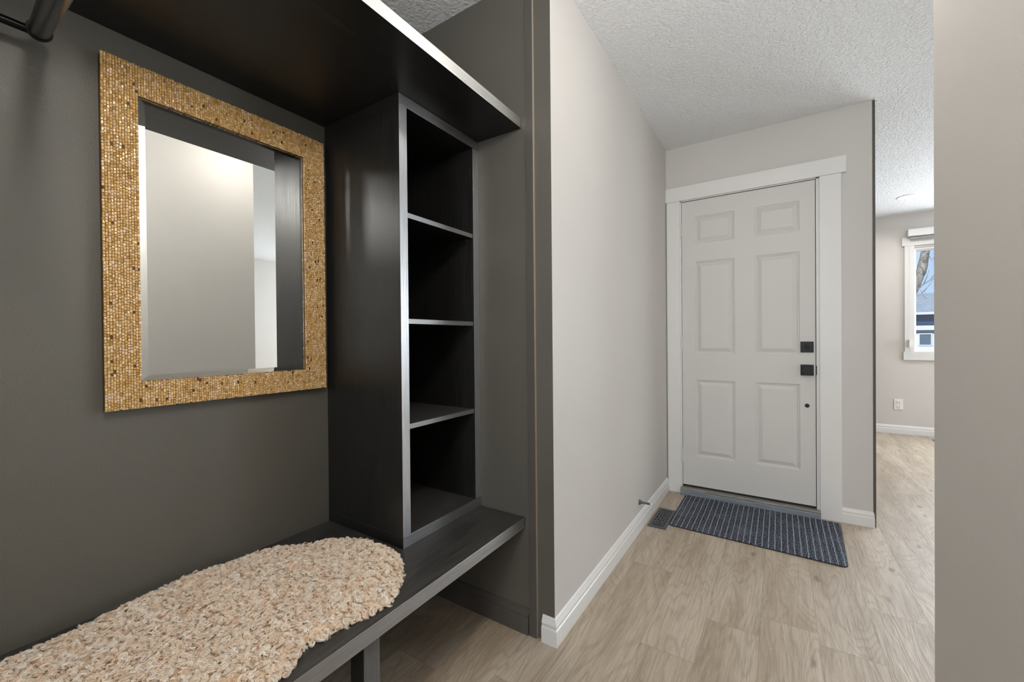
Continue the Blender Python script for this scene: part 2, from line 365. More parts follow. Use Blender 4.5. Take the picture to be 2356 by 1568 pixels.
# ------------------------------------------------------------------ front door
door = empty('door_1', ((DX0 + DX1) / 2, YD, 0), 'white six-panel front door with black square lock hardware', 'door', kind='structure')
lx0, lx1, lz0, lz1 = -.576, .1835, .062, 2.043
FY = YD                     # door leaf face
def door_leaf():
    m = MB()
    px = [(-.4905, -.2485), (-.1325, .1055)]; pz = [(1.745, 1.932), (.983, 1.620), (.270, .801)]
    xs = [lx0, px[0][0], px[0][1], px[1][0], px[1][1], lx1]; zs = [lz0, pz[2][0], pz[2][1], pz[1][0], pz[1][1], pz[0][0], pz[0][1], lz1]
    for i in range(5):
        for j in range(7):
            x0, x1, z0, z1 = xs[i], xs[i + 1], zs[j], zs[j + 1]
            if i in (1, 3) and j in (1, 3, 5):
                steps = [(0, 0), (.004, .0045), (.010, .0052), (.0125, .0095), (.0155, .0095), (.0215, .0072), (.037, .0012), (.039, .0008)]
                for k in range(len(steps) - 1):
                    (a, da), (c, dc) = steps[k], steps[k + 1]
                    A = [(x0 + a, z0 + a), (x1 - a, z0 + a), (x1 - a, z1 - a), (x0 + a, z1 - a)]
                    B = [(x0 + c, z0 + c), (x1 - c, z0 + c), (x1 - c, z1 - c), (x0 + c, z1 - c)]
                    for q in range(4):
                        r_ = (q + 1) % 4
                        m.quad((A[q][0], FY + da, A[q][1]), (A[r_][0], FY + da, A[r_][1]), (B[r_][0], FY + dc, B[r_][1]), (B[q][0], FY + dc, B[q][1]))
                a, da = steps[-1]
                m.quad((x0 + a, FY + da, z0 + a), (x1 - a, FY + da, z0 + a), (x1 - a, FY + da, z1 - a), (x0 + a, FY + da, z1 - a))
            else:
                m.quad((x0, FY, z0), (x1, FY, z0), (x1, FY, z1), (x0, FY, z1))
    y1 = FY + .044
    m.quad((lx0, FY, lz0), (lx0, y1, lz0), (lx0, y1, lz1), (lx0, FY, lz1)); m.quad((lx1, FY, lz0), (lx1, FY, lz1), (lx1, y1, lz1), (lx1, y1, lz0))
    m.quad((lx0, FY, lz1), (lx0, y1, lz1), (lx1, y1, lz1), (lx1, FY, lz1)); m.quad((lx0, FY, lz0), (lx1, FY, lz0), (lx1, y1, lz0), (lx0, y1, lz0))
    m.quad((lx0, y1, lz0), (lx1, y1, lz0), (lx1, y1, lz1), (lx0, y1, lz1))
    o = m.build('door_leaf', M_door, door, fix=False)
    b = bmesh.new(); b.from_mesh(o.data); bmesh.ops.remove_doubles(b, verts=b.verts, dist=1e-5); bmesh.ops.recalc_face_normals(b, faces=b.faces); b.to_mesh(o.data); b.free()
    return o
leaf = door_leaf()
cy0, cy1 = YD - .019, YD
# jambs and head (with a black slab behind for the gap's shade)
MB().box(DX0 - .012, lx0 - .0025, YD - .0045, YD + .15, 0, lz1 + .012).box(lx1 + .0035, DX1 + .012, YD - .0045, YD + .15, 0, lz1 + .012).box(DX0 - .012, DX1 + .012, YD - .0045, YD + .15, lz1 + .0045, DZ + .012).build('door_jamb', M_trim, door)
MB().box(lx0 - .004, lx1 + .005, YD + .046, YD + .10, .045, lz1 + .006).build('gap_shade_backing', M_gap, door)
MB().box(-.6725, -.586, cy0, cy1, 0, 2.052).build('side_casing', M_trim, door, bevel=.0015)
MB().box(.2035, .3065, cy0, cy1, 0, 2.052).build('side_casing', M_trim, door, bevel=.0015)
MB().box(XL + .0005, .330, cy0 - .003, cy1, 2.0525, 2.150).build('head_casing', M_trim, door, bevel=.0015)
MB().box(DX0 - .001, .2035, YD - .052, YD + .02, 0, .036).build('threshold', M_sillface, door, bevel=.003)
MB().box(DX0 - .001, .2035, YD - .046, YD + .10, .0362, .0475).build('sill_plate', M_sill, door, bevel=.002)
MB().box(lx0, lx1, YD + .002, YD + .04, .050, .062).build('gap_shade_strip', M_gap, door)  # black strip put in for the shade of the gap under the leaf
for z in (1.853, 1.063, .271):
    MB().box(-.5885, -.574, YD - .012, YD + .001, z - .049, z + .049).tube([(-.5835, YD - .0105, z - .051), (-.5835, YD - .0105, z + .051)], .0058, 12).build('hinge', M_door, door, bevel=.0008)
hx = .141
pl = MB().box(hx - .033, hx + .033, YD - .008, YD + .0005, .998, 1.064).build('deadbolt', M_black, door, bevel=.0015)
MB().tube([(hx, YD - .008, 1.031), (hx, YD - .013, 1.031)], .013, 20).box(hx - .0035, hx + .0035, YD - .030, YD - .010, 1.017, 1.050).build('thumb_turn', M_black, pl, bevel=.0015)
kp = MB().box(hx - .033, hx + .033, YD - .008, YD + .0005, .857, .923).build('door_knob', M_black, door, bevel=.0015)
o = MB().tube([(hx, YD - .008, .890), (hx, YD - .022, .890), (hx, YD - .030, .890), (hx, YD - .034, .890), (hx, YD - .054, .890), (hx, YD - .057, .890)], [.013, .013, .020, .0275, .0285, .0265], 32).build('knob', M_black, kp); smooth_by_angle(o, 40)
o = MB().tube([(hx, YD + .0005, .672), (hx, YD - .005, .672), (hx, YD - .0065, .672)], [.012, .0115, .008], 20).build('screw_cap', M_black, door)
MB().box(.1855, .1895, YD - .0055, YD - .001, .862, .918).build('strike_plate', M_black, door)

# ------------------------------------------------------------------ window in the living room
win = empty('window_1', ((WX0 + WX1) / 2, YW, WZ0), 'white framed living room window looking out on a tree and a house', 'window', kind='structure')
def frame(m, x0, x1, z0, z1, w, y0, y1):
    m.box(x0, x0 + w, y0, y1, z0, z1); m.box(x1 - w, x1, y0, y1, z0, z1); m.box(x0 + w, x1 - w, y0, y1, z0, z0 + w); m.box(x0 + w, x1 - w, y0, y1, z1 - w, z1); return m
frame(MB(), WX0, WX1, WZ0, WZ1, .020, YW + .02, YW + .12).build('window_frame', M_vinyl, win, bevel=.002)
for i in range(3):
    a = WX0 + .02 + i * (WX1 - WX0 - .04) / 3; b_ = a + (WX1 - WX0 - .04) / 3
    f = frame(MB(), a, b_, WZ0 + .02, WZ1 - .02, .012, YW + .05, YW + .10).build('sash', M_vinyl, win, bevel=.002)
    MB().box(a + .010, b_ - .010, YW + .07, YW + .076, WZ0 + .030, WZ1 - .030).build('pane', M_glass, f)
MB().box(1.160, WX0 + .004, YW - .018, YW, WZ0 - .012, 2.075).build('side_casing', M_trim, win, bevel=.0015)
MB().box(WX1 - .004, WX1 + .075, YW - .018, YW, WZ0 - .012, 2.075).build('side_casing', M_trim, win, bevel=.0015)
MB().box(1.140, WX1 + .095, YW - .022, YW, 2.0755, 2.168).build('head_casing', M_trim, win, bevel=.0015)
MB().box(1.150, WX1 + .085, YW - .020, YW, .822, .9125).build('apron_casing', M_trim, win, bevel=.0015)
MB().box(WX0, WX1, YW - .001, YW + .03, WZ0 - .012, WZ0 + .001).build('window_sill', M_vinyl, win)
w2 = empty('added_window_2', (XF, 4.95, .88), 'added unseen white framed fill window in the living room side wall', 'window', kind='structure')  # unseen window, added to carry the side fill light
MB().box(XF + .04, XF + .09, 4.18, 4.22, .88, 2.02).box(XF + .04, XF + .09, 5.68, 5.72, .88, 2.02).box(XF + .04, XF + .09, 4.22, 5.68, .88, .92).box(XF + .04, XF + .09, 4.22, 5.68, 1.98, 2.02).build('window_frame', M_vinyl, w2)
MB().box(XF + .06, XF + .066, 4.21, 5.69, .91, 1.99).build('pane', M_glass, w2)
w3 = empty('added_window_3', (-.2, YB, .84), 'added unseen white framed fill window at the end of the hall behind the camera', 'window', kind='structure')  # unseen window, added as soft fill for the hall and closet
frame(MB(), -.67, .27, .84, 2.16, .04, YB - .09, YB - .04).build('window_frame', M_vinyl, w3)
MB().box(-.64, .24, YB - .07, YB - .064, .87, 2.13).build('pane', M_glass, w3)
blind = empty('roller_blind', (1.5, YW - .03, 2.15), 'white roller blind cassette rolled up above the living room window', 'blind')
MB().box(1.176, WX1 + .05, YW - .092, YW - .0225, 2.168, 2.243).build('cassette', M_blind, blind, bevel=.004)
MB().tube([(1.195, YW - .055, 2.150), (WX1 + .03, YW - .055, 2.150)], .017, 16).build('fabric_roll', M_blindgrey, blind)
MB().tube([(1.190, YW - .060, 2.165), (1.190, YW - .060, 1.02), (1.194, YW - .060, .985), (1.198, YW - .060, 1.02), (1.198, YW - .060, 2.165)], .0015, 6).build('pull_chain', M_plastic, blind)
MB().box(1.186, 1.202, YW - .070, YW - .0195, .965, 1.045).build('chain_holder', M_plastic, blind, bevel=.002)

# wall socket
sock = empty('wall_socket', (1.11, YW, .325), 'white duplex wall socket left of the window, near the floor', 'socket')
MB().box(1.073, 1.147, YW - .006, YW, .268, .386).build('cover_plate', M_plastic, sock, bevel=.002)
for z in (.303, .351):
    f = MB().box(1.092, 1.128, YW - .009, YW - .005, z - .016, z + .016).build('outlet', M_plastic, sock, bevel=.002)
    MB().box(1.101, 1.1035, YW - .0096, YW - .008, z - .003, z + .009).box(1.116, 1.1185, YW - .0096, YW - .008, z - .003, z + .009).box(1.108, 1.112, YW - .0096, YW - .008, z - .012, z - .007).build('slots', M_slot, f)

# ------------------------------------------------------------------ recessed lights
def downlight(x, y, w, label, r=.075, group=None):
    e = empty('recessed_light', (x, y, H), label, 'ceiling light', group)
    ring = MB(); seg = 40
    prof = [(r + .012, 0), (r + .010, -.004), (r, -.005), (r - .006, .000)]
    for k in range(seg):
        a0, a1 = 2 * PI * k / seg, 2 * PI * (k + 1) / seg
        for (r0, z0), (r1, z1) in zip(prof, prof[1:]):
            ring.quad((x + r0 * math.cos(a0), y + r0 * math.sin(a0), H + z0), (x + r0 * math.cos(a1), y + r0 * math.sin(a1), H + z0), (x + r1 * math.cos(a1), y + r1 * math.sin(a1), H + z1), (x + r1 * math.cos(a0), y + r1 * math.sin(a0), H + z1))
    ring.build('trim_ring', M_plastic, e)
    MB().tube([(x, y, H - .0005), (x, y, H - .0025)], r - .005, 36).build('lens', M_led, e)
    l = lamp('recessed_light_lamp', 'AREA', (x, y, H - .008), w, (1.0, .95, .88), (r - .01) * 2); l.parent = e; l.matrix_parent_inverse = e.matrix_world.inverted()
    l.data.spread = math.radians(160)
downlight(1.052, 5.447, LIVING_DOWNLIGHT_W, 'round lit recessed ceiling light beside the living room window wall')
downlight(3.3, 5.4, LIVING_DOWNLIGHT_W, 'round recessed ceiling light far right in the living room')
downlight(2.9, 1.9, LIVING_DOWNLIGHT_W, 'round recessed ceiling light in the living room near the hall wall')
def dome_lamp(LX, LY, strength, label):
    gl = empty('ceiling_lamp', (LX, LY, H), label, 'ceiling lamp')
    o = MB().tube([(LX, LY, H - .0005), (LX, LY, H - .016), (LX, LY, H - .020)], [.135, .135, .125], 40).build('canopy', M_plastic, gl); smooth_by_angle(o, 40)
    gp = [(LX, LY, H - .020 - .075 * math.sin(PI / 2 * k / 12)) for k in range(13)]
    MB().tube(gp, [max(.002, .122 * math.cos(PI / 2 * k / 12)) for k in range(13)], 40, m=0).build('dome', emit('opal_glass_lit', (1.0, .955, .90), strength), gl, smooth=True)
dome_lamp(-.02, 1.32, ENTRY_LAMP, 'round flush opal dome lamp on the entry ceiling beside the closet')
gx_, gy_ = -.10, .12
gl = empty('ceiling_lamp', (gx_, gy_, H), 'added unseen white opal globe fill lamp on a short stem over the hall, above the camera', 'ceiling lamp')  # unseen lamp, added to brighten the closet nook and sheepskin
o = MB().tube([(gx_, gy_, H - .0005), (gx_, gy_, H - .018), (gx_, gy_, H - .024)], [.065, .065, .05], 32).build('canopy', M_plastic, gl); smooth_by_angle(o, 40)
MB().tube([(gx_, gy_, H - .02), (gx_, gy_, H - .34)], .007, 12).build('stem', M_plastic, gl)
gp = [(gx_, gy_, H - .335 - .085 * (1 - math.cos(PI * k / 14))) for k in range(15)]
MB().tube(gp, [max(.002, .085 * math.sin(PI * k / 14)) for k in range(15)], 32).build('globe', emit('opal_globe_fill', (1.0, .965, .915), HALL_FILL_LAMP), gl, smooth=True)

# ------------------------------------------------------------------ closet furniture
CB, XS = XB, -0.803
shelf = MB().box(CB + .0005, XS, -1.33, YE - .004, 1.880, 1.9165, 0, {'+x': 1}).build('wall_shelf', [L_y, E_s], bevel=.0008)
tag(shelf, 'long black-brown hat shelf with a pale shining front edge', 'shelf')
bench = empty('bench', (-1.1, .3, 0), 'long black-brown bench along the charcoal wall under the mirror', 'bench')
MB().box(CB + .0005, -.800, -1.33, YE - .007, .3935, .433, 0, {'+x': 1, '+z': 2}).build('seat', [L_y, E_y, L_top], bevel=.0008)
bpy.data.objects['seat'].parent = bench; bpy.data.objects['seat'].matrix_parent_inverse = bench.matrix_world.inverted()
for y in (.613, -.75):
    MB().box(-.868, -.818, y, y + .046, 0, .3935, 0, {'+x': 1}).build('leg', [L_z, E_leg_lit], bench, bevel=.0008)
MB().box(-1.36, -1.31, .613, .659, 0, .3935).build('leg', L_z, bench, bevel=.0008)
cub = empty('cubby_shelf', (-1.2, 1.11, .433), 'tall narrow black-brown open shelf tower with four compartments on the bench end', 'shelf unit')
CX, y0, y1 = -1.005, .905, YE - .0005
MB().box(CB + .0005, CX, y0, y0 + .033, .470, 1.8445, 0, {'+x': 1}).build('side_panel', [L_z, E_z], cub, bevel=.0006)
MB().box(CB + .0005, CX, y1 - .037, y1, .470, 1.8445, 0, {'+x': 1}).build('side_panel', [L_z, E_z], cub, bevel=.0006)
MB().box(CB + .0005, CX + .0005, y0 - .0006, y1, 1.8447, 1.8795, 0, {'+x': 1}).build('top_panel', [L_y, E_y], cub, bevel=.0006)
MB().box(CB + .0005, CX + .0005, y0 - .0006, y1, .4332, .4698, 0, {'+x': 1, '+z': 2}).build('bottom_panel', [L_y, E_y, L_top], cub, bevel=.0006)
MB().box(CB + .0006, CB + .006, y0 + .033, y1 - .037, .470, 1.8445).build('back_panel', L_z, cub)
for z in (1.493, 1.150, .8085):
    s_ = MB().box(CB + .007, CX - .003, y0 + .0335, y1 - .0375, z, z + .0165, 0, {'+x': 1, '+z': 2}).build('shelf', [L_y, E_y, L_top], cub, bevel=.0006)
    for yy in (y0 + .0335, y1 - .0375):
        sg = 1 if yy < 1.1 else -1
        for xx in (CX - .035, CX - .30):
            MB().tube([(xx, yy - sg * .004, z - .0035), (xx, yy + sg * .009, z - .0035)], .0034, 10).build('shelf_pin', M_nickel, s_)

# ------------------------------------------------------------------ mirror
mir = empty('wall_mirror', (-1.372, .59, 1.36), 'rectangular mirror with wide woven gold frame hanging on the charcoal wall', 'mirror')
MX = -1.372
oy0, oy1, oz0, oz1 = .301, .884, .929, 1.806
iy0, iy1, iz0, iz1 = .371, .809, .998, 1.729
bk = MB()
bd = MX - .0035
bk.box(XB + .001, bd, oy0 + .002, iy0 - .0005, oz0 + .002, oz1 - .002).box(XB + .001, bd, iy1 + .0005, oy1 - .002, oz0 + .002, oz1 - .002)
bk.box(XB + .001, bd, iy0 - .0005, iy1 + .0005, oz0 + .002, iz0 - .0005).box(XB + .001, bd, iy0 - .0005, iy1 + .0005, iz1 + .0005, oz1 - .002)
bk.build('frame', M_goldback, mir)
mo = MB(); ncol = 108; cw = (oy1 - oy0) / ncol
for c in range(ncol):
    ya, yb = oy0 + c * cw, oy0 + (c + 1) * cw; ym = (ya + yb) / 2
    z = oz0 - R.random() * .006
    while z < oz1:
        L_ = R.uniform(.0058, .0098); za, zb = max(z, oz0), min(z + L_, oz1); z += L_
        if zb - za < .002: continue
        if iy0 < ym < iy1:
            if zb > iz0 and za < iz1:
                if za < iz0 - .002: zb = iz0
                elif zb > iz1 + .002: za = iz1
                else: continue
        if zb - za < .0015: continue
        if R.random() < .012: continue
        g_ = .00035; top = MX + R.uniform(-.0012, .0006); t1 = R.uniform(-.0005, .0005); t2 = R.uniform(-.0005, .0005); i_ = .0011
        j = R.uniform(-.0003, .0003)
        Y0, Y1, Z0, Z1 = ya + g_ + j, yb - g_ + j, za + g_, zb - g_
        n = len(mo.v)
        mo.v += [(bd - .0005, Y0, Z0), (bd - .0005, Y1, Z0), (bd - .0005, Y1, Z1), (bd - .0005, Y0, Z1),
                 (top - .0012, Y0, Z0), (top - .0012, Y1, Z0), (top - .0012, Y1, Z1), (top - .0012, Y0, Z1),
                 (top + t1, Y0 + i_, Z0 + i_), (top + t2, Y1 - i_, Z0 + i_), (top - t1, Y1 - i_, Z1 - i_), (top - t2, Y0 + i_, Z1 - i_)]
        for base in (0, 4):
            for q in range(4):
                r_ = (q + 1) % 4
                mo.f.append((n + base + q, n + base + r_, n + base + 4 + r_, n + base + 4 + q)); mo.m.append(0)
        mo.f.append((n + 8, n + 9, n + 10, n + 11)); mo.m.append(0)
mosaic = mo.build('mosaic_tiles', M_gold, mir)
gm = MB(); bw, bdp = .0145, .0022; gx = MX - .0055
o_c = [(iy0 - .001, iz0 - .001), (iy1 + .001, iz0 - .001), (iy1 + .001, iz1 + .001), (iy0 - .001, iz1 + .001)]
i_c = [(iy0 + bw, iz0 + bw), (iy1 - bw, iz0 + bw), (iy1 - bw, iz1 - bw), (iy0 + bw, iz1 - bw)]
n = 0
for (a, b_) in o_c: gm.v.append((gx - bdp, a, b_))
for (a, b_) in i_c: gm.v.append((gx, a, b_))
for (a, b_) in o_c: gm.v.append((gx - .006, a, b_))
for q in range(4):
    r_ = (q + 1) % 4
    gm.f.append((q, r_, 4 + r_, 4 + q)); gm.m.append(0); gm.f.append((q, 8 + q, 8 + r_, r_)); gm.m.append(0)
gm.f.append((4, 5, 6, 7)); gm.m.append(0); gm.f.append((8, 9, 10, 11)); gm.m.append(0)
gm.build('mirror_glass', M_mirror, mir)

# ------------------------------------------------------------------ black garment rail, upper left
rail = empty('garment_rail', (-1.335, .198, 1.77), 'black tubular garment rail under the shelf at the upper left', 'clothes rail')
A = Vector((-1.335, .1983, 1.7695)); B = Vector((-.9866, .1631, 1.6556)); d = (B - A).normalized()
o = MB().tube([A + d * .006, B + d * .22], .0165, 32).build('tube', M_rod, rail); smooth_by_angle(o)
o = MB().tube([A - d * .014, A - d * .012, A - d * .006, A + d * .004, A + d * .008, A + d * .0085], [.006, .0130, .0185, .0205, .0195, .0165], 32).build('end_collar', M_rod, rail); smooth_by_angle(o, 50)
o = MB().tube([A + Vector((-.006, -.012, -.002)), A + Vector((-.006, -.5, -.004))], .0085, 20).build('cross_bar', M_rod, rail); smooth_by_angle(o)
for yy in (-.02, -.28):
    MB().tube([(-1.3995, yy, 1.7655), (-1.335, yy, 1.7655)], .006, 12).build('wall_bracket', M_rod, rail)

# ------------------------------------------------------------------ floor register by the mat
def register(x0, x1, y0_, y1_, label):
    e = empty('floor_register', ((x0 + x1) / 2, (y0_ + y1_) / 2, 0), label, 'floor vent')
    pat = ["#########", ".........", "#.#####.#", "#.......#", "..#.#.#..", "#...#...#", "#.#.#.#.#", "..#...#..", "#...#...#", "#.#.#.#.#", "#...#...#", "..#...#..", "#.#.#.#.#", "#...#...#", "..#.#.#..", "#.......#", "#.#####.#", ".........", "#########"]
    bx, by = .019, .026; nx, ny = 9, len(pat); X0, X1, Y0, Y1 = x0 + bx, x1 - bx, y0_ + by, y1_ - by
    m = MB(); zt, zb = .0045, .0012
    m.box(x0, X0, y0_, y1_, 0, zt); m.box(X1, x1, y0_, y1_, 0, zt); m.box(X0, X1, y0_, Y0, 0, zt); m.box(X0, X1, Y1, y1_, 0, zt)
    for j in range(ny):
        for i in range(nx):
            if pat[j][i] == '.':
                m.box(X0 + i * (X1 - X0) / nx, X0 + (i + 1) * (X1 - X0) / nx, Y1 - (j + 1) * (Y1 - Y0) / ny, Y1 - j * (Y1 - Y0) / ny, zb, zt)
    m.build('grille', M_vent, e)
    MB().box(X0 - .001, X1 + .001, Y0 - .001, Y1 + .001, .0004, .0009).build('duct_shade_sheet', M_duct, e)  # thin black sheet standing in for the shade inside the duct
register(-.652, -.549, 2.437, 2.733, 'dark grey metal floor register between the wall and the doormat')
register(1.335, 1.44, 5.72, 6.01, 'grey floor register on the living room floor under the window')

# door stop on the wall
st = empty('door_stop', (XL, 2.38, .153), 'small dark flared door stop sticking out of the wall above the baseboard', 'door stop')
o = MB().tube([(XL, 2.38, .153), (XL + .0015, 2.38, .153), (XL + .006, 2.38, .153), (XL + .014, 2.38, .1532), (XL + .022, 2.38, .1533), (XL + .062, 2.38, .154)], [.0165, .0165, .0125, .0080, .0062, .0062], 20).build('rod', M_vent, st); smooth_by_angle(o, 50)
MB().tube([(XL + .062, 2.38, .154), (XL + .071, 2.38, .154)], .0062, 16).build('rubber_tip', M_plastic, st)

# ------------------------------------------------------------------ doormat
def mat_mat():
    m, nt, b = mat('ribbed_loop_doormat', (0.05, 0.06, 0.08, 1), 0.95, spec=0.15)
    g = N(nt, 'ShaderNodeNewGeometry'); s = N(nt, 'ShaderNodeSeparateXYZ'); link(nt, g.outputs['Position'], s.inputs[0])
    P = .0285
    wob = N(nt, 'ShaderNodeTexNoise', Scale=40.0, Detail=2.0); link(nt, g.outputs['Position'], wob.inputs['Vector'])
    u = math_(nt, 'DIVIDE', math_(nt, 'ADD', math_(nt, 'ADD', s.outputs['X'], 3.0), math_(nt, 'MULTIPLY', wob.outputs['Fac'], .006)), P)
    f = math_(nt, 'ABSOLUTE', math_(nt, 'SUBTRACT', math_(nt, 'FRACT', u), .5))
    ln = ramp(nt, f, .03, .11, (1, 1, 1, 1), (0, 0, 0, 1))
    f2 = math_(nt, 'ABSOLUTE', math_(nt, 'SUBTRACT', math_(nt, 'FRACT', math_(nt, 'ADD', u, .5)), .5))
    ln2 = ramp(nt, f2, .02, .08, (1, 1, 1, 1), (0, 0, 0, 1))
    n1 = N(nt, 'ShaderNodeTexNoise', Scale=1.0, Detail=4.0, Roughness=.75); link(nt, obj_coords(nt, (210, 95, 120)), n1.inputs['Vector'])
    n2 = N(nt, 'ShaderNodeTexNoise', Scale=7.0, Detail=4.0, Roughness=.6); link(nt, g.outputs['Position'], n2.inputs['Vector'])
    sp_ = ramp(nt, n1.outputs['Fac'], .47, .62)
    c = mix(nt, math_(nt, 'MULTIPLY', sp_, .60), srgb(30, 34, 46), srgb(150, 156, 168))
    c = mix(nt, math_(nt, 'MULTIPLY', ln, math_(nt, 'ADD', .25, math_(nt, 'MULTIPLY', n1.outputs['Fac'], .8))), c, srgb(190, 196, 204))
    c = mix(nt, math_(nt, 'MULTIPLY', ln2, .22), c, srgb(120, 128, 138))
    c = mix(nt, math_(nt, 'MULTIPLY', ramp(nt, n2.outputs['Fac'], .52, .72), .45), c, srgb(112, 118, 122))
    link(nt, c, b.inputs['Base Color']); return m
M_mat = mat_mat(); M_rub = mat('black_rubber_backing', (.012, .012, .013, 1), .7)[0]
mt = empty('doormat', (-.13, 2.78, 0), 'navy and grey ribbed doormat lying in front of the white door', 'doormat')
cor = [Vector((-.549, 2.512)), Vector((.268, 2.487)), Vector((.292, 3.046)), Vector((-.549, 3.046))]
def mat_pt(u, v):
    a = cor[0].lerp(cor[1], u); b_ = cor[3].lerp(cor[2], u); p = a.lerp(b_, v); return p
m = MB(); nu, nv = 290, 190; rr = .028
pts = np.zeros((nu + 1, nv + 1, 3))
Wm, Hm = .83, .545
for i in range(nu + 1):
    for j in range(nv + 1):
        u, v = i / nu * Wm, j / nv * Hm
        # rounded corners: pull inside
        cu, cv = min(max(u, rr), Wm - rr), min(max(v, rr), Hm - rr)
        du, dv = u - cu, v - cv
        if du and dv:
            k = max(abs(du), abs(dv)) / math.hypot(du, dv); du *= k; dv *= k
        p = mat_pt((cu + du) / Wm, (cv + dv) / Hm)
        rib = .5 + .5 * math.cos(2 * PI * (p.x + 3.0) / .0285 * 2); nub = .5 + .5 * math.sin(2 * PI * p.y / .0095 + (3.14 if int((p.x + 3) / .01425) % 2 else 0))
        e_ = min(u, Wm - u, v, Hm - v)
        z = .0062 + (.0016 * rib + .0016 * nub * rib + .0007 * R.random()) * min(1, e_ / .006)
        if e_ <= 0: z = .0045
        pts[i, j] = (p.x, p.y, z)
for i in range(nu + 1):
    for j in range(nv + 1): m.v.append(tuple(pts[i, j]))
for i in range(nu):
    for j in range(nv):
        a = i * (nv + 1) + j; m.f.append((a, a + nv + 1, a + nv + 2, a + 1)); m.m.append(0)
m.build('pile', M_mat, mt, fix=False)
rim = [tuple(pts[i, 0]) for i in range(nu)] + [tuple(pts[nu, j]) for j in range(nv)] + [tuple(pts[i, nv]) for i in range(nu, 0, -1)] + [tuple(pts[0, j]) for j in range(nv, 0, -1)]
m = MB(); k = len(rim); cx_, cy_ = -.13, 2.77
for zz, gr in ((.0002, 1.006), (.0048, 1.006)):
    for p in rim: m.v.append((cx_ + (p[0] - cx_) * gr, cy_ + (p[1] - cy_) * gr, zz))
for i in range(k):
    m.f.append((i, (i + 1) % k, k + (i + 1) % k, k + i)); m.m.append(0)
m.f.append(tuple(range(k))); m.m.append(0); m.f.append(tuple(range(2 * k - 1, k - 1, -1))); m.m.append(0)
m.build('rubber_backing', M_rub, mt)

# ------------------------------------------------------------------ sheepskin
def wool_mat():
    m, nt, b = mat('curly_wool', (.6, .45, .33, 1), .75, spec=.25)
    h = N(nt, 'ShaderNodeAttribute', attribute_name='tint'); hi = N(nt, 'ShaderNodeHairInfo')
    r = N(nt, 'ShaderNodeValToRGB'); link(nt, h.outputs['Fac'], r.inputs[0]); els = r.color_ramp.elements
    els[0].position = 0; els[0].color = srgb(238, 208, 180); els[1].position = 1; els[1].color = srgb(255, 250, 240)
    e = els.new(.5); e.color = srgb(250, 232, 210)
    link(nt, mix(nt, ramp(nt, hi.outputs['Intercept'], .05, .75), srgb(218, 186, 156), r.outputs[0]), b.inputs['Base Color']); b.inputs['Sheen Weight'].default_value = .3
    return m
M_wool = wool_mat(); M_hide = mat('sheep_hide', srgb(222, 196, 166), .9)[0]
out = [(-.872, .755), (-.842, .720), (-.836, .672), (-.848, .615), (-.862, .570), (-.858, .535), (-.872, .490), (-.838, .445), (-.832, .395), (-.842, .30), (-.835, .18), (-.85, .05), (-.84, -.08), (-.87, -.20), (-.95, -.27), (-1.08, -.29), (-1.20, -.26), (-1.29, -.18), (-1.325, -.06), (-1.325, .08),
       (-1.318, .176), (-1.325, .233), (-1.335, .294), (-1.345, .362), (-1.355, .43), (-1.355, .48), (-1.335, .572), (-1.315, .655), (-1.255, .740), (-1.18, .815), (-1.10, .850), (-1.01, .855), (-.945, .830), (-.90, .790)]
out = [Vector(p) for p in out]; cen = Vector((-1.09, .30))
def catmull(P, n=8):
    Q = []
    k = len(P)
    for i in range(k):
        p0, p1, p2, p3 = P[i - 1], P[i], P[(i + 1) % k], P[(i + 2) % k]
        for s_ in range(n):
            t = s_ / n
            Q.append(.5 * ((2 * p1) + (p2 - p0) * t + (2 * p0 - 5 * p1 + 4 * p2 - p3) * t * t + (3 * p1 - p0 - 3 * p2 + p3) * t ** 3))
    return Q
O2 = catmull(out, 6); OA = np.array([(p.x, p.y) for p in O2])
def inside_dist(x, y):
    """signed distance arrays to outline: >0 inside"""
    a = OA; b = np.roll(OA, -1, 0); d = b - a
    px = np.stack([x, y], -1)[:, None, :]
    t = np.clip(((px - a) * d).sum(-1) / (d * d).sum(-1), 0, 1)
    dist = np.sqrt(((px - a - t[..., None] * d) ** 2).sum(-1)).min(1)
    cond = (a[:, 1] > y[:, None]) != (b[:, 1] > y[:, None])
    xi = a[:, 0] + (y[:, None] - a[:, 1]) / (b[:, 1] - a[:, 1] + 1e-12) * d[:, 0]
    ins = (np.sum(cond & (x[:, None] < xi), 1) % 2) == 1
    return np.where(ins, dist, -dist)
BZ = .4335
def hide_h(x, y, dd):
    t = np.clip(dd / .05, 0, 1); s_ = np.sqrt(np.clip(1 - (1 - t) ** 2, 0, 1))
    lump = np.array([mnoise.noise(Vector((a * 9, b * 9, 3))) for a, b in zip(x, y)])
    return BZ + .003 + s_ * (.028 + .009 * lump)
skin = empty('sheepskin', (-1.09, .3, BZ), 'cream curly sheepskin throw spread on the black-brown bench', 'sheepskin')
